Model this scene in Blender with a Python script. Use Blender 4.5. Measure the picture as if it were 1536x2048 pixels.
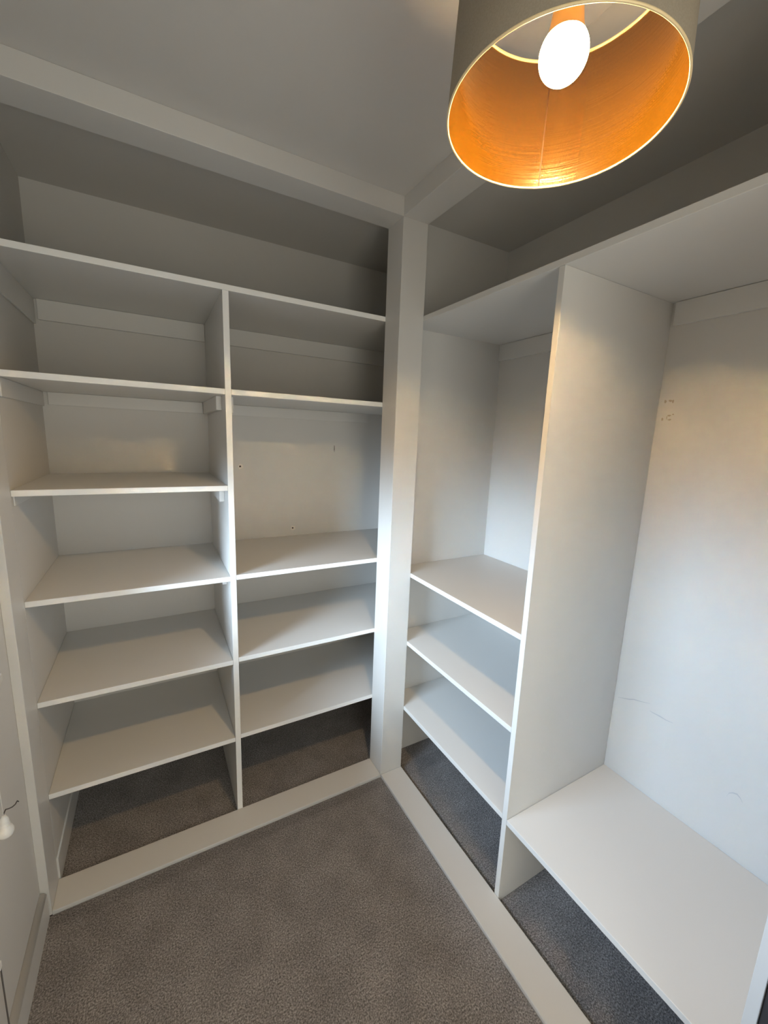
import bpy, bmesh, math, random
from mathutils import Vector, Matrix

random.seed(7)
for o in list(bpy.data.objects):
    bpy.data.objects.remove(o, do_unlink=True)
S = bpy.context.scene
COL = S.collection

# ------------------------------------------------------------------ camera
CAM = Vector((-0.84176, -1.42278, 1.53683))
FW = Vector((0.48514488, 0.8563327, -0.17699931))
RT = Vector((0.87275794, -0.48671746, 0.03741238))
UP = Vector((0.05411121, 0.17262798, 0.98349965))
cd = bpy.data.cameras.new('camera')
cam = bpy.data.objects.new('camera', cd)
COL.objects.link(cam)
cd.sensor_fit = 'VERTICAL'
cd.sensor_height = 36.0
cd.sensor_width = 27.0
cd.lens = 816.77 * 36.0 / 2048.0
cd.clip_start = 0.01
m = Matrix.Identity(4)
for i in range(3):
    m[i][0], m[i][1], m[i][2], m[i][3] = RT[i], UP[i], -FW[i], CAM[i]
cam.matrix_world = m
S.camera = cam

# ------------------------------------------------------------------ light and exposure
S.view_settings.view_transform = 'Standard'
S.view_settings.look = 'None'
S.view_settings.gamma = 1.0
S.view_settings.use_curve_mapping = False
S.view_settings.exposure = 0.22
SKY_STRENGTH = 16.0
SKY_COLOR = (1.12, 1.55, 2.06)
GROUND = (0.015, 0.016, 0.016)
CLOUD_STRENGTH = 34.0           # bright cloud near the sun, seen obliquely through the window
CLOUD_COLOR = (0.78, 0.92, 1.0)
BULB_STRENGTH = 690.0
BULB_COLOR = (1.0, 0.65, 0.29)
FILL_POWER = 13.0

W = bpy.data.worlds.new('daylight')
S.world = W
W.use_nodes = True
wt = W.node_tree
wt.nodes.clear()
wo = wt.nodes.new('ShaderNodeOutputWorld')
wb = wt.nodes.new('ShaderNodeBackground')
tc = wt.nodes.new('ShaderNodeTexCoord')
sx = wt.nodes.new('ShaderNodeSeparateXYZ')
mr = wt.nodes.new('ShaderNodeMapRange')          # 0 below the horizon line of the gardens, 1 above it
mr.inputs['From Min'].default_value = -0.14
mr.inputs['From Max'].default_value = 0.05
wt.links.new(tc.outputs['Generated'], sx.inputs[0])
wt.links.new(sx.outputs['Z'], mr.inputs['Value'])
cl = wt.nodes.new('ShaderNodeVectorMath')         # soft bright lobe around the cloud's direction
cl.operation = 'DOT_PRODUCT'
cl.inputs[1].default_value = Vector((-0.50, -0.83, 0.24)).normalized()
wt.links.new(tc.outputs['Generated'], cl.inputs[0])
cm = wt.nodes.new('ShaderNodeMapRange')
cm.inputs['From Min'].default_value = 0.45
cm.inputs['From Max'].default_value = 1.0
wt.links.new(cl.outputs['Value'], cm.inputs['Value'])
cs = wt.nodes.new('ShaderNodeVectorMath')
cs.operation = 'SCALE'
cs.inputs[0].default_value = [c * CLOUD_STRENGTH / SKY_STRENGTH for c in CLOUD_COLOR]
wt.links.new(cm.outputs[0], cs.inputs['Scale'])
ca = wt.nodes.new('ShaderNodeVectorMath')
ca.operation = 'ADD'
ca.inputs[0].default_value = SKY_COLOR
wt.links.new(cs.outputs[0], ca.inputs[1])
mg = wt.nodes.new('ShaderNodeMix')
mg.data_type = 'RGBA'
mg.clamp_result = False
wt.links.new(mr.outputs[0], mg.inputs[0])
mg.inputs[6].default_value = (*GROUND, 1)
wt.links.new(ca.outputs[0], mg.inputs[7])
wt.links.new(mg.outputs[2], wb.inputs['Color'])
wb.inputs['Strength'].default_value = SKY_STRENGTH
wt.links.new(wb.outputs[0], wo.inputs['Surface'])

# window opening in the left wall (out of frame, next to the camera)
WY0, WY1, WZ0, WZ1 = -0.95, -0.14, 0.945, 2.10
XW_ = -1.2299
WT = 0.09                        # wall thickness at the window
pl = bpy.data.lights.new('window_portal', 'AREA')
pl.shape = 'RECTANGLE'
pl.size = WZ1 - WZ0
pl.size_y = WY1 - WY0
po = bpy.data.objects.new('window_portal', pl)
COL.objects.link(po)
po.location = (XW_ - WT - 0.01, (WY0 + WY1) / 2, (WZ0 + WZ1) / 2)
po.rotation_euler = (0, math.radians(-90), 0)
pl.cycles.is_portal = True
# added fill light in the rear opening, lifts the ambient level of the room
ll = bpy.data.lights.new('fill_light', 'AREA')
ll.shape = 'RECTANGLE'
ll.size = 0.75
ll.size_y = 1.9
ll.energy = FILL_POWER
ll.color = (1.0, 0.98, 0.86)
lo = bpy.data.objects.new('fill_light', ll)
COL.objects.link(lo)
lo.location = (-0.62, -2.36, 1.0)
lo.rotation_euler = (math.radians(90), 0, 0)

try:
    S.cycles.max_bounces = 14
    S.cycles.diffuse_bounces = 9
    S.cycles.glossy_bounces = 6
    S.cycles.transparent_max_bounces = 8
    S.cycles.sample_clamp_indirect = 4.0
    S.cycles.use_denoising = True
except Exception:
    pass

# ------------------------------------------------------------------ dimensions (metres)
D1, D2 = 0.1118, 0.1097          # depth of the opening frame, left and right
HH, HC = 2.3355, 2.40            # underside of the head rail, ceiling
XL, XW = -1.2062, -1.2299        # left lining face, left wall face
YB, XB = 0.6462, 0.6357          # back walls of the two recesses
TH = 0.0186
CARPET = -0.013

# ------------------------------------------------------------------ materials
def newmat(name):
    mt = bpy.data.materials.new(name)
    mt.use_nodes = True
    nt = mt.node_tree
    return mt, nt, nt.nodes['Principled BSDF']

def paint(name, col, rough, bump=0.02, bscale=60.0, var=0.012, spec=0.5):
    mt, nt, b = newmat(name)
    t = nt.nodes.new('ShaderNodeTexCoord')
    n = nt.nodes.new('ShaderNodeTexNoise')
    n.inputs['Scale'].default_value = 3.0
    n.inputs['Detail'].default_value = 5.0
    nt.links.new(t.outputs['Object'], n.inputs['Vector'])
    r = nt.nodes.new('ShaderNodeValToRGB')
    r.color_ramp.elements[0].position = 0.3
    r.color_ramp.elements[1].position = 0.7
    r.color_ramp.elements[0].color = (*[c * (1 - var) for c in col], 1)
    r.color_ramp.elements[1].color = (*[min(1, c * (1 + var)) for c in col], 1)
    nt.links.new(n.outputs['Fac'], r.inputs[0])
    nt.links.new(r.outputs[0], b.inputs['Base Color'])
    b.inputs['Roughness'].default_value = rough
    b.inputs['Specular IOR Level'].default_value = spec
    n2 = nt.nodes.new('ShaderNodeTexNoise')
    n2.inputs['Scale'].default_value = bscale
    n2.inputs['Detail'].default_value = 4.0
    nt.links.new(t.outputs['Object'], n2.inputs['Vector'])
    bp = nt.nodes.new('ShaderNodeBump')
    bp.inputs['Strength'].default_value = bump
    bp.inputs['Distance'].default_value = 0.01
    nt.links.new(n2.outputs['Fac'], bp.inputs['Height'])
    nt.links.new(bp.outputs[0], b.inputs['Normal'])
    return mt

M_WALL = paint('wall_emulsion', (0.62, 0.61, 0.59), 0.75, 0.05, 45.0, 0.015, 0.3)
M_CEIL = paint('ceiling_emulsion', (0.58, 0.565, 0.54), 0.85, 0.04, 40.0, 0.01, 0.2)
M_WOOD = paint('white_satin_board', (0.64, 0.635, 0.62), 0.38, 0.015, 90.0, 0.01, 0.45)
M_TRIM = paint('white_satin_trim', (0.64, 0.63, 0.61), 0.35, 0.02, 70.0, 0.01, 0.45)

M_LIT_EDGE = paint('lit_front_edge', (0.84, 0.835, 0.82), 0.35, 0.01, 90.0, 0.01, 0.5)  # lighter white that paints light onto the left unit's front edges

def simple(name, col, rough, metal=0.0, spec=0.5, scale=40.0, var=0.06):
    mt, nt, b = newmat(name)
    t = nt.nodes.new('ShaderNodeTexCoord')
    n = nt.nodes.new('ShaderNodeTexNoise')
    n.inputs['Scale'].default_value = scale
    nt.links.new(t.outputs['Object'], n.inputs['Vector'])
    r = nt.nodes.new('ShaderNodeValToRGB')
    r.color_ramp.elements[0].color = (*[c * (1 - var) for c in col], 1)
    r.color_ramp.elements[1].color = (*[min(1, c * (1 + var)) for c in col], 1)
    nt.links.new(n.outputs['Fac'], r.inputs[0])
    nt.links.new(r.outputs[0], b.inputs['Base Color'])
    b.inputs['Roughness'].default_value = rough
    b.inputs['Metallic'].default_value = metal
    b.inputs['Specular IOR Level'].default_value = spec
    return mt

def carpet_mat():
    mt, nt, b = newmat('taupe_twist_carpet')
    N = nt.nodes.new
    L = nt.links.new
    t = N('ShaderNodeTexCoord')
    n1 = N('ShaderNodeTexNoise')            # yarn tufts
    n1.inputs['Scale'].default_value = 230.0
    n1.inputs['Detail'].default_value = 3.0
    n1.inputs['Roughness'].default_value = 0.65
    L(t.outputs['Object'], n1.inputs['Vector'])
    r = N('ShaderNodeValToRGB')
    el = r.color_ramp.elements
    el[0].position = 0.30
    el[0].color = (0.064, 0.059, 0.058, 1)
    el[1].position = 0.74
    el[1].color = (0.52, 0.49, 0.485, 1)
    x = el.new(0.50)
    x.color = (0.230, 0.216, 0.213, 1)
    L(n1.outputs['Fac'], r.inputs[0])
    n2 = N('ShaderNodeTexNoise')            # broad patches where the pile leans
    n2.inputs['Scale'].default_value = 9.0
    n2.inputs['Detail'].default_value = 6.0
    n2.inputs['Roughness'].default_value = 0.6
    L(t.outputs['Object'], n2.inputs['Vector'])
    r2 = N('ShaderNodeMapRange')
    r2.inputs['From Min'].default_value = 0.3
    r2.inputs['From Max'].default_value = 0.7
    r2.inputs['To Min'].default_value = 0.80
    r2.inputs['To Max'].default_value = 1.14
    L(n2.outputs['Fac'], r2.inputs['Value'])
    # slightly darker strip along the left sill
    s = N('ShaderNodeSeparateXYZ')
    L(t.outputs['Object'], s.inputs[0])
    n3 = N('ShaderNodeTexNoise')
    n3.inputs['Scale'].default_value = 14.0
    L(t.outputs['Object'], n3.inputs['Vector'])
    ad = N('ShaderNodeMath')
    ad.operation = 'MULTIPLY_ADD'
    ad.inputs[1].default_value = 0.03
    L(n3.outputs['Fac'], ad.inputs[0])
    L(s.outputs['Y'], ad.inputs[2])
    w1 = N('ShaderNodeMapRange')
    w1.inputs['From Min'].default_value = -0.045
    w1.inputs['From Max'].default_value = -0.025
    w1.inputs['To Min'].default_value = 1.0
    w1.inputs['To Max'].default_value = 0.80
    L(ad.outputs[0], w1.inputs['Value'])
    w2 = N('ShaderNodeMath')
    w2.operation = 'LESS_THAN'
    w2.inputs[1].default_value = 0.02
    L(s.outputs['Y'], w2.inputs[0])
    mx = N('ShaderNodeMix')
    mx.data_type = 'FLOAT'
    mx.inputs[2].default_value = 1.0
    L(w2.outputs[0], mx.inputs[0])
    L(w1.outputs[0], mx.inputs[3])
    mu = N('ShaderNodeMath')
    mu.operation = 'MULTIPLY'
    L(r2.outputs[0], mu.inputs[0])
    L(mx.outputs[0], mu.inputs[1])
    vm = N('ShaderNodeVectorMath')
    vm.operation = 'SCALE'
    L(r.outputs[0], vm.inputs[0])
    L(mu.outputs[0], vm.inputs['Scale'])
    L(vm.outputs[0], b.inputs['Base Color'])
    b.inputs['Roughness'].default_value = 1.0
    b.inputs['Specular IOR Level'].default_value = 0.05
    b.inputs['Sheen Weight'].default_value = 0.15
    bp = N('ShaderNodeBump')
    bp.inputs['Strength'].default_value = 0.9
    bp.inputs['Distance'].default_value = 0.005
    L(n1.outputs['Fac'], bp.inputs['Height'])
    L(bp.outputs[0], b.inputs['Normal'])
    return mt

M_CARPET = carpet_mat()
M_DARK = simple('dark_gap', (0.03, 0.028, 0.027), 0.9, spec=0.1)
M_STAIN = simple('grey_scuff', (0.47, 0.475, 0.49), 0.8)
M_BROWN = simple('brown_residue', (0.42, 0.36, 0.29), 0.8)
M_HOLE = simple('hole_dark', (0.06, 0.05, 0.045), 0.9)
M_FILL = simple('bare_plaster', (0.74, 0.70, 0.64), 0.9)
M_PLASTIC = simple('white_plastic', (0.80, 0.79, 0.77), 0.3)
M_STRING = simple('dark_string', (0.09, 0.08, 0.075), 0.8)

def glass_mat():
    mt = bpy.data.materials.new('window_glass')
    mt.use_nodes = True
    nt = mt.node_tree
    nt.nodes.clear()
    o = nt.nodes.new('ShaderNodeOutputMaterial')
    mix = nt.nodes.new('ShaderNodeMixShader')
    tr = nt.nodes.new('ShaderNodeBsdfTransparent')
    gl = nt.nodes.new('ShaderNodeBsdfGlossy')
    gl.inputs['Roughness'].default_value = 0.02
    fr = nt.nodes.new('ShaderNodeFresnel')
    fr.inputs['IOR'].default_value = 1.45
    nt.links.new(fr.outputs[0], mix.inputs[0])
    nt.links.new(tr.outputs[0], mix.inputs[1])
    nt.links.new(gl.outputs[0], mix.inputs[2])
    nt.links.new(mix.outputs[0], o.inputs['Surface'])
    return mt

# ------------------------------------------------------------------ mesh helpers
def add_box(bm, x0, x1, y0, y1, z0, z1, bev=0.0):
    b = bmesh.new()
    bmesh.ops.create_cube(b, size=1.0)
    for v in b.verts:
        v.co = Vector(((x0 + x1) / 2 + v.co.x * (x1 - x0), (y0 + y1) / 2 + v.co.y * (y1 - y0), (z0 + z1) / 2 + v.co.z * (z1 - z0)))
    if bev > 0:
        bmesh.ops.bevel(b, geom=list(b.edges), offset=bev, segments=2, profile=0.5, affect='EDGES')
    merge(bm, b)

def merge(bm, b):
    mp = {}
    for v in b.verts:
        mp[v] = bm.verts.new(v.co)
    for f in b.faces:
        try:
            nf = bm.faces.new([mp[v] for v in f.verts])
            nf.smooth = f.smooth
        except ValueError:
            pass
    b.free()

def add_lathe(bm, prof, seg=64, closed=False, smooth=True):
    rings = []
    for r, z in prof:
        if r < 1e-6:
            rings.append([bm.verts.new((0, 0, z))])
        else:
            rings.append([bm.verts.new((r * math.cos(2 * math.pi * k / seg), r * math.sin(2 * math.pi * k / seg), z)) for k in range(seg)])
    pairs = list(zip(rings[:-1], rings[1:]))
    if closed:
        pairs.append((rings[-1], rings[0]))
    for a, b in pairs:
        for k in range(seg):
            k2 = (k + 1) % seg
            if len(a) == 1 and len(b) == 1:
                continue
            if len(a) == 1:
                f = bm.faces.new((a[0], b[k2], b[k]))
            elif len(b) == 1:
                f = bm.faces.new((a[k], a[k2], b[0]))
            else:
                f = bm.faces.new((a[k], a[k2], b[k2], b[k]))
            f.smooth = smooth

def add_tube(bm, pts, rad, seg=10):
    pts = [Vector(p) for p in pts]
    n = len(pts)
    rings = []
    prev = None
    for i, p in enumerate(pts):
        t = (pts[min(i + 1, n - 1)] - pts[max(i - 1, 0)]).normalized()
        if prev is None:
            ref = Vector((0, 0, 1)) if abs(t.z) < 0.9 else Vector((1, 0, 0))
            u = t.cross(ref).normalized()
        else:
            u = (prev - t * prev.dot(t)).normalized()
        prev = u
        w = t.cross(u)
        r = rad[i] if isinstance(rad, (list, tuple)) else rad
        rings.append([bm.verts.new(p + (u * math.cos(2 * math.pi * k / seg) + w * math.sin(2 * math.pi * k / seg)) * r) for k in range(seg)])
    for a, b in zip(rings[:-1], rings[1:]):
        for k in range(seg):
            f = bm.faces.new((a[k], a[(k + 1) % seg], b[(k + 1) % seg], b[k]))
            f.smooth = True
    bm.faces.new(list(reversed(rings[0])))
    bm.faces.new(rings[-1])

def obj(name, bm, mat, parent=None):
    bmesh.ops.recalc_face_normals(bm, faces=list(bm.faces))
    me = bpy.data.meshes.new(name)
    bm.to_mesh(me)
    bm.free()
    for mt in (mat if isinstance(mat, (list, tuple)) else [mat]):
        me.materials.append(mt)
    o = bpy.data.objects.new(name, me)
    COL.objects.link(o)
    if parent is not None:
        o.parent = parent
        o.matrix_parent_inverse = Matrix.Translation(-parent.matrix_basis.translation) @ Matrix.Identity(4) if parent.type == 'EMPTY' else Matrix.Identity(4)
    return o

def thing(name, label, cat, loc, group=None):
    o = bpy.data.objects.new(name, None)
    COL.objects.link(o)
    o.empty_display_size = 0.1
    o.location = loc
    o['label'] = label
    o['category'] = cat
    if group:
        o['group'] = group
    return o

def struct(name, bm, mat, label=None, cat=None):
    o = obj(name, bm, mat)
    o['kind'] = 'structure'
    if label:
        o['label'] = label
    if cat:
        o['category'] = cat
    return o

def board(name, x0, x1, y0, y1, z0, z1, parent, mat=None, bev=0.0012, lit_front=False):
    bm = bmesh.new()
    add_box(bm, x0, x1, y0, y1, z0, z1, bev)
    if lit_front:                                     # front edge painted lighter, as if catching more light
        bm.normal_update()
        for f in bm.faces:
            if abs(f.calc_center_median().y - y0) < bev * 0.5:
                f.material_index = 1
        return obj(name, bm, [mat or M_WOOD, M_LIT_EDGE], parent)
    return obj(name, bm, mat or M_WOOD, parent)

# ------------------------------------------------------------------ the room shell
YR = -2.30                       # rear wall behind the camera
YJ = -1.3010                      # far jamb of the right opening
bm = bmesh.new()                 # left wall with the window opening, stepping in beyond the jamb
add_box(bm, XW - WT, XW, YR, WY0, -0.03, HC)
add_box(bm, XW - WT, XW, WY1, D1, -0.03, HC)
add_box(bm, XW - WT, XW, WY0, WY1, -0.03, WZ0)
add_box(bm, XW - WT, XW, WY0, WY1, WZ1, HC)
add_box(bm, XW - WT, XL, D1, YB + 0.1, -0.03, HC)
wall_left = struct('wall_left', bm, M_WALL, 'white painted wall at the left edge of the picture', 'wall')

bm = bmesh.new()
add_box(bm, XL, 0.75, YB, YB + 0.1, -0.03, HC)
wall_back = struct('wall_back', bm, M_WALL, 'white painted wall behind the left shelves', 'wall')

bm = bmesh.new()
add_box(bm, XB, XB + 0.1, YJ - 0.1, YB, -0.03, HC)
wall_right = struct('wall_right', bm, M_WALL, 'white painted wall at the back of the right hanging bay', 'wall')

bm = bmesh.new()
add_box(bm, D2 + 0.0005, XB, D1, D1 + 0.02, -0.03, HC)
wall_mid = struct('wall_partition', bm, M_WALL, 'white partition closing the corner between the two shelving runs', 'wall')

bm = bmesh.new()
add_box(bm, XW - 0.2, -1.02, YR - 0.1, YR, -0.03, HC)
add_box(bm, -0.22, 0.2, YR - 0.1, YR, -0.03, HC)
add_box(bm, -1.02, -0.22, YR - 0.1, YR, 2.0, HC)
struct('wall_rear', bm, M_WALL, 'plain white wall behind the camera', 'wall')
bm = bmesh.new()  # unseen panel added to keep sky light out of the rear opening
add_box(bm, -1.2, 0.0, YR - 0.16, YR - 0.101, -0.12, HC)
struct('wall_sky_block', bm, M_WALL, 'added plain panel closing the rear doorway against sky light', 'wall')
bm = bmesh.new()
add_box(bm, 0.0, XB, YR, YJ, -0.03, HC)
struct('wall_right_end', bm, M_WALL, 'white wall beside the right opening, just out of frame', 'wall')

bm = bmesh.new()
add_box(bm, XW - 0.25, 0.78, YR - 0.1, YB + 0.12, HC, HC + 0.1)
struct('ceiling', bm, M_CEIL, 'flat white ceiling over the dressing room', 'ceiling')

# floor: dark underlay with the fitted carpet of the room and of both recesses
bm = bmesh.new()
add_box(bm, XW - 0.2, 0.75, YR - 0.1, YB + 0.1, -0.12, -0.032)
nf0 = len(bm.faces)
add_box(bm, XW, -0.0015, YR, -0.0015, -0.032, CARPET)
add_box(bm, XL, XB, D1 + 0.004, YB, -0.032, CARPET - 0.004)
add_box(bm, D2 + 0.009, XB, YJ, D1, -0.032, CARPET - 0.004)
bm.faces.ensure_lookup_table()
for i, f in enumerate(bm.faces):
    f.material_index = 1 if i >= nf0 else 0
struct('floor', bm, [M_DARK, M_CARPET], 'grey brown fitted carpet covering the floor', 'floor')

# skirting along the left wall, with a rounded top
def skirting(name, y0, y1, xf, xb, z0, z1, label):
    bm = bmesh.new()
    t = xf - xb
    prof = [(xb, z0), (xf, z0), (xf, z1 - t * 0.8)]
    for k in range(1, 9):
        a = math.pi / 2 * k / 8
        prof.append((xb + t * math.cos(a) * 1.0, z1 - t * 0.8 + t * 0.8 * math.sin(a)))
    n = len(prof)
    A = [bm.verts.new((x, y0, z)) for x, z in prof]
    B = [bm.verts.new((x, y1, z)) for x, z in prof]
    for k in range(n):
        k2 = (k + 1) % n
        f = bm.faces.new((A[k], A[k2], B[k2], B[k]))
        f.smooth = 3 <= k < n - 1
    bm.faces.new(A)
    bm.faces.new(list(reversed(B)))
    return struct(name, bm, M_TRIM, label, 'skirting board')

skirting('baseboard_left', YR, -0.004, XW + 0.018, XW, -0.032, 0.086, 'white rounded skirting board along the left wall')
skirting('baseboard_recess', D1 + 0.002, YB, XL + 0.005, XL, -0.032, 0.082, 'low white skirting board inside the left recess')

# window with its board, mostly beyond the left edge of the frame
bm = bmesh.new()
fx0, fx1 = XW - 0.085, XW - 0.04
for a in ((WY0, WY0 + 0.03, WZ0, WZ1), (WY1 - 0.03, WY1, WZ0, WZ1), (WY0 + 0.03, WY1 - 0.03, WZ0, WZ0 + 0.03), (WY0 + 0.03, WY1 - 0.03, WZ1 - 0.03, WZ1)):
    add_box(bm, fx0, fx1, a[0], a[1], a[2], a[3], 0.003)
add_box(bm, fx0 + 0.005, fx1 - 0.005, (WY0 + WY1) / 2 - 0.02, (WY0 + WY1) / 2 + 0.02, WZ0 + 0.03, WZ1 - 0.03, 0.003)
win = struct('window_1', bm, M_TRIM, 'white framed window in the left wall beside the camera', 'window')
bm = bmesh.new()
add_box(bm, XW - 0.064, XW - 0.060, WY0 + 0.03, WY1 - 0.03, WZ0 + 0.03, WZ1 - 0.03)
obj('pane', bm, glass_mat(), win)
bm = bmesh.new()
add_box(bm, XW - WT, -1.190, WY0 - 0.05, -0.19, WZ0 - 0.022, WZ0, 0.005)
ws = obj('window_sill', bm, M_TRIM, win)

BLZ = 1.43                       # lower edge of the half drawn blind
bl = thing('roller_blind', 'white roller blind half drawn over the window in the left wall', 'blind', (XW - 0.015, (WY0 + WY1) / 2, WZ1))
bm = bmesh.new()
add_box(bm, XW - 0.0165, XW - 0.0150, WY0 + 0.006, WY1 - 0.006, BLZ, WZ1 - 0.045)
obj('fabric', bm, M_WALL, bl)
bm = bmesh.new()
add_box(bm, XW - 0.022, XW - 0.010, WY0 + 0.006, WY1 - 0.006, BLZ - 0.022, BLZ, 0.003)
obj('bottom_bar', bm, M_PLASTIC, bl)
bm = bmesh.new()
add_tube(bm, [(XW - 0.020, WY0 + 0.004, WZ1 - 0.03), (XW - 0.020, WY1 - 0.004, WZ1 - 0.03)], 0.018, 20)
obj('roller', bm, M_PLASTIC, bl)

# ------------------------------------------------------------------ opening frame of the wardrobes
fr = thing('opening_surround', 'white wooden frame running around both openings with corner post, head rails and floor sills', 'frame', (0, 0, 0))
board('corner_post', 0.0, D2, 0.0, D1, -0.03, HH + 0.0005, fr, M_TRIM, 0.0015)
board('head_rail', XW, D2, 0.0, D1, HH, HC, fr, M_TRIM, 0.0012)
board('head_rail', 0.0, D2, YJ, -0.0002, HH, HC, fr, M_TRIM, 0.0012)
board('floor_sill', XL, -0.0003, 0.0, D1, -0.031, 0.0, fr, M_TRIM, 0.0022)
board('floor_sill', 0.0006, D2, YJ, -0.0003, -0.031, 0.0, fr, M_TRIM, 0.0022)
board('jamb', XW + 0.0002, XL, 0.0, D1, -0.012, HH, fr, M_TRIM, 0.0015)

# ------------------------------------------------------------------ left shelving
XDL, XDR = -0.6158, -0.5955
T, L2 = 2.0175, 1.6844
LS = [1.3503, 1.0106, 0.6720, 0.3358]
RS = [1.0134, 0.6784, 0.3435]
e0 = 0.0004
un = thing('shelving_unit', 'white built-in shelving on the left with a central divider and stacked shelves', 'shelves', (-0.6, 0.38, CARPET))
board('top_shelf', XL + e0, XB - e0, D1, YB - e0, T - TH, T, un, lit_front=True)
board('divider', XDL, XDR, D1, YB - e0, CARPET - 0.004, T - TH - 0.0002, un, lit_front=True)
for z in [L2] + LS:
    board('shelf', XL + e0, XDL - e0, D1 + 0.0004, YB - e0, z - TH, z, un, lit_front=True)
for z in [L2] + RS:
    board('shelf', XDR + e0, XB - e0, D1 + 0.0004, YB - e0, z - TH, z, un, lit_front=True)
# battens carrying the shelves
def bat(x0, x1, y0, y1, z0, z1, p=un):
    return board('batten', x0, x1, y0, y1, z0, z1, p, M_WOOD, 0.0015)
bat(XL + 0.016, XDL - 0.001, YB - 0.014, YB - e0, 1.926, T - TH - e0)
bat(XDR + 0.001, XB - 0.001, YB - 0.014, YB - e0, 1.926, T - TH - e0)
bat(XL + e0, XL + 0.007, 0.122, YB - 0.001, 1.910, T - TH - e0)
bat(XL + 0.02, XDL - 0.02, YB - 0.012, YB - e0, 1.617, L2 - TH - e0)
bat(XDR + 0.02, 0.2, YB - 0.012, YB - e0, 1.617, L2 - TH - e0)
bat(XL + e0, XL + 0.006, 0.122, YB - 0.001, 1.612, L2 - TH - e0)
bat(XDL - 0.019, XDL - e0, 0.20, YB - 0.013, 1.616, L2 - TH - e0)
bat(XDR + e0, XDR + 0.020, 0.20, YB - 0.013, 1.608, L2 - TH - e0)
for z, h, y in ((LS[0], 0.052, 0.20), (LS[1], 0.040, 0.20), (LS[2], 0.022, 0.24)):
    bat(XDL - 0.018, XDL - e0, y, YB - 0.001, z - TH - h, z - TH - e0)
bat(XL + e0, XL + 0.005, 0.125, YB - 0.001, LS[0] - TH - 0.030, LS[0] - TH - e0)
bat(-1.0, XDL - 0.06, YB - 0.012, YB - e0, LS[2] - TH - 0.045, LS[2] - TH - e0)

# ------------------------------------------------------------------ right wardrobe
Y1, Y2 = -0.6220, -0.6412
YE, YE2 = -1.2488, -1.2689
RT_, B = 2.0138, 0.3137
wr = thing('wardrobe_unit', 'white built-in wardrobe on the right with small shelves and a tall hanging bay', 'wardrobe', (0.37, -0.57, CARPET))
board('top_shelf', D2, XB - e0, YE2, D1 - e0, RT_ - TH, RT_, wr)
board('divider', D2, XB - e0, Y2, Y1, CARPET - 0.004, RT_ - TH - 0.0002, wr)
for z in (0.9622, 0.6422, 0.3183):
    board('shelf', D2 + 0.0004, XB - e0, Y1 + e0, D1 - e0, z - TH, z, wr)
board('bench_shelf', D2 + 0.0002, XB - e0, YE + e0, Y2 - e0, B - TH, B, wr)
board('end_panel', D2, XB - e0, YE2, YE, CARPET - 0.004, RT_ - TH - 0.0002, wr)
o = board('gap_shade_strip', D2 + 0.006, D2 + 0.05, YJ + 0.0004, YE2 - 0.0004, CARPET - 0.004, RT_ - TH, wr, simple('gap_shade_dark', (0.035, 0.033, 0.036), 0.6))  # dark board added to stand for the shade in this gap
o['label'] = 'dark strip painted as the shade in the gap beside the end panel'
bat(XB - 0.012, XB - e0, Y1 + 0.012, D1 - 0.002, 1.921, RT_ - TH - 0.001, wr)
bat(XB - 0.012, XB - e0, YE + 0.004, Y2 - 0.012, 1.924, RT_ - TH - 0.001, wr)

# ------------------------------------------------------------------ marks on the walls
def patch(name, pts, normal_axis, pos, mat, parent, th=0.0004):
    """small flat mark of its own outline, lying on a wall"""
    bm = bmesh.new()
    def P(a, b, d):
        return (a, pos - d, b) if normal_axis == 'y' else (pos - d, a, b)
    A = [bm.verts.new(P(a, b, 0.00005)) for a, b in pts]
    Bv = [bm.verts.new(P(a, b, th)) for a, b in pts]
    n = len(pts)
    for k in range(n):
        bm.faces.new((A[k], A[(k + 1) % n], Bv[(k + 1) % n], Bv[k]))
    bm.faces.new(A)
    bm.faces.new(Bv)
    return obj(name, bm, mat, parent)

def blob(cx, cz, rx, rz, n=12, jit=0.25):
    return [(cx + rx * math.cos(2 * math.pi * k / n) * (1 + random.uniform(-jit, jit)), cz + rz * math.sin(2 * math.pi * k / n) * (1 + random.uniform(-jit, jit))) for k in range(n)]

for cx, cz, r in ((-0.479, 1.378, 0.0075), (-0.221, 1.054, 0.0075)):
    patch('plaster_chip', blob(cx + 0.002, cz, r * 1.7, r * 1.7), 'y', YB, M_FILL, wall_back, 0.0004)
    patch('screw_hole', blob(cx, cz, r * 0.75, r * 0.6, 10, 0.4), 'y', YB, M_HOLE, wall_back, 0.0008)
patch('scratch', [(0.0075, 1.490), (0.0095, 1.490), (0.0105, 1.470), (0.0085, 1.453), (0.0068, 1.470)], 'y', YB, M_HOLE, wall_back)
for y, z, w, h in ((-0.661, 1.690, 0.006, 0.009), (-0.676, 1.692, 0.008, 0.006), (-0.684, 1.690, 0.006, 0.008),
                   (-0.660, 1.634, 0.005, 0.008), (-0.680, 1.645, 0.010, 0.004), (-0.682, 1.632, 0.009, 0.004), (-0.673, 1.638, 0.002, 0.009), (-0.691, 1.649, 0.005, 0.003)):
    patch('residue_mark', blob(y, z, w * 0.6, h * 0.6, 10, 0.3), 'x', XB, M_BROWN, wall_right)

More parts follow.
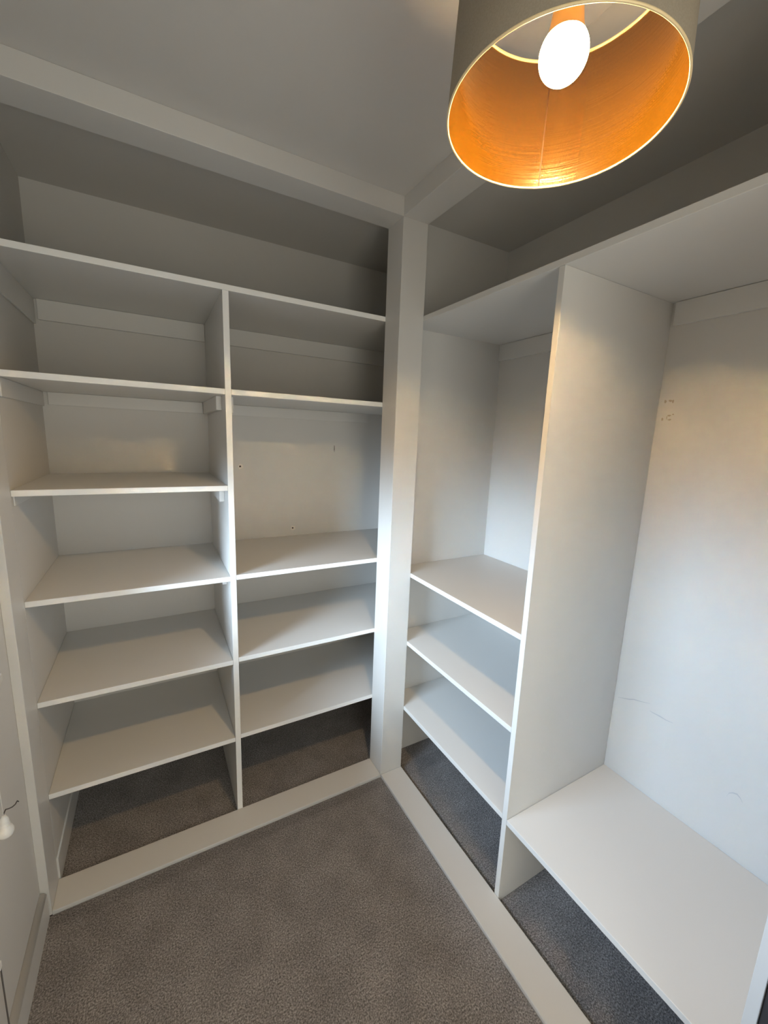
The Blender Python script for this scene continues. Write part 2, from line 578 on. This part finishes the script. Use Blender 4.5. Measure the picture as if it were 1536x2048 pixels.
def smear(pts, w):
    up = [(a, b + w * (1 - abs(2 * i / (len(pts) - 1) - 1)) * 0.5 + 0.0005) for i, (a, b) in enumerate(pts)]
    dn = [(a, b - w * (1 - abs(2 * i / (len(pts) - 1) - 1)) * 0.5 - 0.0005) for i, (a, b) in enumerate(pts)]
    return up + dn[::-1]
patch('scuff_mark', smear([(-0.655, 0.612), (-0.675, 0.620), (-0.695, 0.628), (-0.710, 0.637), (-0.735, 0.644), (-0.765, 0.655)], 0.004), 'x', XB, M_STAIN, wall_right)
patch('scuff_mark', smear([(-0.766, 0.628), (-0.780, 0.628), (-0.800, 0.629), (-0.820, 0.628), (-0.842, 0.631)], 0.004), 'x', XB, M_STAIN, wall_right)
patch('scuff_mark', smear([(-1.012, 0.497), (-1.016, 0.512), (-1.024, 0.520), (-1.034, 0.524), (-1.043, 0.518), (-1.050, 0.508)], 0.004), 'x', XB, M_STAIN, wall_right)

# ------------------------------------------------------------------ blind cord with acorn, beside the window
pc = thing('pull_cord', 'white acorn pull on a cord at the left wall, dark string end beside it', 'pull cord', (-1.18, -0.338, 0.645))
bm = bmesh.new()
prof = [(0.0, 0.026), (0.0035, 0.026), (0.005, 0.022), (0.0075, 0.017), (0.0085, 0.010), (0.0075, 0.006), (0.0095, 0.004), (0.0095, 0.001), (0.0085, -0.001),
        (0.0125, -0.006), (0.0148, -0.013), (0.0145, -0.020), (0.0115, -0.026), (0.006, -0.0295), (0.0, -0.030)]
add_lathe(bm, prof, 28)
bmesh.ops.translate(bm, verts=bm.verts, vec=(-1.18, -0.338, 0.645))
obj('acorn', bm, M_PLASTIC, pc)
bm = bmesh.new()
add_tube(bm, [(-1.18, -0.338, 0.668), (-1.181, -0.339, 0.9), (-1.186, -0.341, 1.4), (-1.19, -0.342, 2.0)], 0.0009, 8)
obj('cord', bm, M_PLASTIC, pc)
bm = bmesh.new()
add_tube(bm, [(-1.18, -0.338, 0.670), (-1.18, -0.334, 0.673), (-1.18, -0.322, 0.672), (-1.18, -0.303, 0.657), (-1.18, -0.282, 0.642), (-1.18, -0.262, 0.631), (-1.18, -0.247, 0.627), (-1.18, -0.238, 0.617)], [0.0008, 0.0012, 0.0013, 0.0012, 0.0013, 0.0013, 0.0014, 0.001], 8)
o = obj('string_end', bm, M_STRING, pc)
o['label'] = 'dark loose string end'
bm = bmesh.new()
add_box(bm, XW + 0.0003, XW + 0.06, -0.360, -0.325, 1.99, 2.02, 0.003)
obj('bracket', bm, M_PLASTIC, pc)

# ------------------------------------------------------------------ thin cable low on the left wall
cb = thing('wall_cable', 'thin dark cable running down from a white clip low on the left wall', 'cable', (-1.222, -0.38, 0.1))
bm = bmesh.new()
add_tube(bm, [(-1.2105, -0.376, 0.318), (-1.2100, -0.379, 0.25), (-1.2095, -0.382, 0.16), (-1.2090, -0.383, 0.09), (-1.2090, -0.384, -0.012)], 0.0016, 8)
obj('lead', bm, M_STRING, cb)
bm = bmesh.new()
add_box(bm, XW + 0.0003, -1.2085, -0.383, -0.370, 0.311, 0.328, 0.002)
obj('clip', bm, M_PLASTIC, cb)

# ------------------------------------------------------------------ pendant lamp
def fabric_mat():
    mt, nt, b = newmat('taupe_shade_fabric')
    t = nt.nodes.new('ShaderNodeTexCoord')
    n = nt.nodes.new('ShaderNodeTexNoise')
    n.inputs['Scale'].default_value = 500.0
    nt.links.new(t.outputs['Object'], n.inputs['Vector'])
    r = nt.nodes.new('ShaderNodeValToRGB')
    r.color_ramp.elements[0].color = (0.26, 0.225, 0.175, 1)
    r.color_ramp.elements[1].color = (0.36, 0.315, 0.25, 1)
    nt.links.new(n.outputs['Fac'], r.inputs[0])
    nt.links.new(r.outputs[0], b.inputs['Base Color'])
    b.inputs['Roughness'].default_value = 0.9
    b.inputs['Specular IOR Level'].default_value = 0.15
    return mt

def gold_mat():
    mt, nt, b = newmat('gold_foil_lining')
    N = nt.nodes.new
    L = nt.links.new
    t = N('ShaderNodeTexCoord')
    mp = N('ShaderNodeMapping')
    mp.inputs['Scale'].default_value = (5.0, 5.0, 230.0)     # fine horizontal wrinkles
    L(t.outputs['Object'], mp.inputs[0])
    n = N('ShaderNodeTexNoise')
    n.inputs['Scale'].default_value = 1.0
    n.inputs['Detail'].default_value = 3.0
    L(mp.outputs[0], n.inputs['Vector'])
    n2 = N('ShaderNodeTexNoise')
    n2.inputs['Scale'].default_value = 420.0
    L(t.outputs['Object'], n2.inputs['Vector'])
    r = N('ShaderNodeValToRGB')
    r.color_ramp.elements[0].position = 0.3
    r.color_ramp.elements[1].position = 0.75
    r.color_ramp.elements[0].color = (0.092, 0.049, 0.005, 1)
    r.color_ramp.elements[1].color = (0.142, 0.079, 0.010, 1)
    L(n2.outputs['Fac'], r.inputs[0])
    L(r.outputs[0], b.inputs['Base Color'])
    b.inputs['Metallic'].default_value = 0.50
    b.inputs['Roughness'].default_value = 0.17
    b.inputs['Coat Weight'].default_value = 1.0
    b.inputs['Coat Roughness'].default_value = 0.17
    b.inputs['Coat IOR'].default_value = 1.8
    b.inputs['Coat Tint'].default_value = (1.0, 0.80, 0.34, 1)
    bp = N('ShaderNodeBump')
    bp.inputs['Strength'].default_value = 0.22
    bp.inputs['Distance'].default_value = 0.002
    L(n.outputs['Fac'], bp.inputs['Height'])
    bp2 = N('ShaderNodeBump')
    bp2.inputs['Strength'].default_value = 0.12
    bp2.inputs['Distance'].default_value = 0.001
    L(n2.outputs['Fac'], bp2.inputs['Height'])
    L(bp.outputs[0], bp2.inputs['Normal'])
    L(bp2.outputs[0], b.inputs['Normal'])
    L(bp2.outputs[0], b.inputs['Coat Normal'])
    return mt

def bulb_mat():
    mt = bpy.data.materials.new('bulb_glow')
    mt.use_nodes = True
    nt = mt.node_tree
    nt.nodes.clear()
    o = nt.nodes.new('ShaderNodeOutputMaterial')
    em = nt.nodes.new('ShaderNodeEmission')
    em.inputs['Color'].default_value = (*BULB_COLOR, 1)
    em.inputs['Strength'].default_value = BULB_STRENGTH
    g = nt.nodes.new('ShaderNodeNewGeometry')            # the LED dome throws more light forwards than sideways
    sp = nt.nodes.new('ShaderNodeSeparateXYZ')
    nt.links.new(g.outputs['Normal'], sp.inputs[0])
    k = nt.nodes.new('ShaderNodeMath')
    k.operation = 'MULTIPLY_ADD'
    k.inputs[1].default_value = -1.2 * BULB_STRENGTH
    k.inputs[2].default_value = 0.42 * BULB_STRENGTH
    nt.links.new(sp.outputs['Z'], k.inputs[0])
    kk = nt.nodes.new('ShaderNodeMath')
    kk.operation = 'MAXIMUM'
    kk.inputs[1].default_value = 0.32 * BULB_STRENGTH
    nt.links.new(k.outputs[0], kk.inputs[0])
    nt.links.new(kk.outputs[0], em.inputs['Strength'])
    nt.links.new(em.outputs[0], o.inputs['Surface'])
    return mt

M_FABRIC = fabric_mat()
M_GOLD = gold_mat()
M_RIM = simple('cream_gold_rim', (0.85, 0.68, 0.40), 0.5, 0.2)
M_SEAM = simple('dark_gold_seam', (0.05, 0.02, 0.005), 0.6, 0.2)  # dark joint line of the foil

LR, LH, LZ = 0.1500, 0.1865, 1.978
LX, LY = -0.3325, -0.9640
lamp = thing('pendant_lamp', 'round drum pendant lamp with gold lining and a lit white bulb, hanging near the camera', 'lamp', (LX, LY, LZ))
tilt = Vector((0.037, 0.0125, 1.0)).normalized()
TM = Matrix.Translation((LX, LY, LZ)) @ Vector((0, 0, 1)).rotation_difference(tilt).to_matrix().to_4x4()
def lobj(name, bm, mat, parent=None, tilted=True):
    bmesh.ops.transform(bm, matrix=TM if tilted else Matrix.Translation((LX, LY, LZ)), verts=bm.verts)
    return obj(name, bm, mat, parent if parent is not None else lamp)
LTOP = 0.1445                                     # the drum narrows very slightly upwards
bm = bmesh.new()
add_lathe(bm, [(LR - 0.0004, 0.0), (LR, 0.002), (LTOP, LH), (LTOP - 0.0005, LH), (LR - 0.0012, 0.002)], 128, True)
shade = lobj('lamp_shade', bm, M_FABRIC)
bm = bmesh.new()
add_lathe(bm, [(LR - 0.0013, 0.0022), (LTOP - 0.0011, LH - 0.002)], 128)
lining = lobj('lining', bm, M_GOLD, shade)
lining['label'] = 'shiny gold foil lining'
for nm, r, z, rr in (('rim', LR - 0.0008, 0.0006, 0.0016), ('rim', LTOP - 0.0015, LH - 0.0005, 0.0022)):
    bm = bmesh.new()
    add_lathe(bm, [(r + rr * math.cos(2 * math.pi * k / 10), z + rr * math.sin(2 * math.pi * k / 10)) for k in range(10)], 128, True)
    lobj(nm, bm, M_RIM, shade)
bm = bmesh.new()                                   # overlapped vertical seam of the foil, on the far side
ang = math.atan2(-0.02 - LY, 0.02 - LX)
SEAM_A = 0.864
prof = []
for k in range(2):
    z = 0.003 if k == 0 else LH - 0.006
    r0 = (LR - 0.0013) + (LTOP - LR) * z / LH
    for a in (SEAM_A - 0.007, SEAM_A + 0.007):
        prof.append(Vector(((r0 - 0.0009) * math.cos(a), (r0 - 0.0009) * math.sin(a), z)))
        prof.append(Vector(((r0 + 0.0002) * math.cos(a), (r0 + 0.0002) * math.sin(a), z)))
vs = [bm.verts.new(p) for p in prof]
for q in ((0, 1, 5, 4), (2, 3, 7, 6), (0, 2, 6, 4), (1, 3, 7, 5), (0, 1, 3, 2), (4, 5, 7, 6)):
    bm.faces.new([vs[i] for i in q])
lobj('seam', bm, M_SEAM, lining)

BC = 0.0500                                        # bulb centre above the rim
BR = 0.0300
BO = Vector((-0.0240, -0.0215, 0.0))               # the holder hangs a little off centre
bm = bmesh.new()
prof = [(0.0, BC - BR)]
for k in range(1, 25):
    a = -math.pi / 2 + (math.pi / 2 + 0.55) * k / 24
    prof.append((BR * math.cos(a), BC + BR * math.sin(a)))
add_lathe(bm, prof, 48)
bmesh.ops.translate(bm, verts=bm.verts, vec=BO)
bulb = lobj('bulb', bm, bulb_mat(), None, True)
bulb['label'] = 'glowing white bulb'
r1, z1 = prof[-1]
bm = bmesh.new()
add_lathe(bm, [(r1, z1), (r1 - 0.001, z1 + 0.002), (0.0222, z1 + 0.008), (0.0202, z1 + 0.018), (0.0187, z1 + 0.031), (0.0172, z1 + 0.047), (0.0135, z1 + 0.050), (0.0132, z1 + 0.057), (0.0, z1 + 0.057)], 48)
bmesh.ops.translate(bm, verts=bm.verts, vec=BO)
o = lobj('collar', bm, simple('gold_lit_plastic', (0.86, 0.58, 0.20), 0.35), bulb)  # white plastic with the lining's gold glow painted into its colour
o['label'] = 'bulb collar painted amber with the glow of the gold lining'
zt = z1 + 0.052
bm = bmesh.new()                                   # lamp holder, its skirt ring and the flex up to the ceiling rose
add_lathe(bm, [(0.0, zt + 0.060), (0.006, zt + 0.060), (0.010, zt + 0.052), (0.017, zt + 0.048), (0.019, zt + 0.030), (0.0195, zt + 0.004), (0.0185, zt), (0.0145, zt), (0.0140, zt + 0.006), (0.0, zt + 0.006)], 40)
bmesh.ops.translate(bm, verts=bm.verts, vec=BO)
lobj('lamp_holder', bm, M_PLASTIC)
bm = bmesh.new()
zs = LH - 0.004
for k in range(3):
    a = 0.76 + 2 * math.pi * k / 3
    add_tube(bm, [(BO.x + 0.020 * math.cos(a), BO.y + 0.020 * math.sin(a), zt + 0.026), (BO.x * 0.6 + 0.06 * math.cos(a), BO.y * 0.6 + 0.06 * math.sin(a), zs - 0.004), ((LTOP - 0.002) * math.cos(a), (LTOP - 0.002) * math.sin(a), zs)], 0.0013, 8)
ring = bmesh.new()
add_lathe(ring, [(0.0205 + 0.0013 * math.cos(2 * math.pi * k / 8), zt + 0.026 + 0.0013 * math.sin(2 * math.pi * k / 8)) for k in range(8)], 32, True)
bmesh.ops.translate(ring, verts=ring.verts, vec=BO)
merge(bm, ring)
lobj('spider', bm, M_PLASTIC)
bm = bmesh.new()
top = TM @ Vector((BO.x, BO.y, zt + 0.059))
add_tube(bm, [top, (top.x, top.y, HC - 0.03)], 0.003, 10)
obj('flex', bm, M_PLASTIC, lamp)
bm = bmesh.new()
add_lathe(bm, [(0.0, -0.034), (0.006, -0.034), (0.010, -0.028), (0.030, -0.022), (0.042, -0.012), (0.045, -0.0005), (0.0, -0.0005)], 48)
bmesh.ops.translate(bm, verts=bm.verts, vec=(top.x, top.y, HC))
obj('ceiling_rose', bm, M_PLASTIC, lamp)
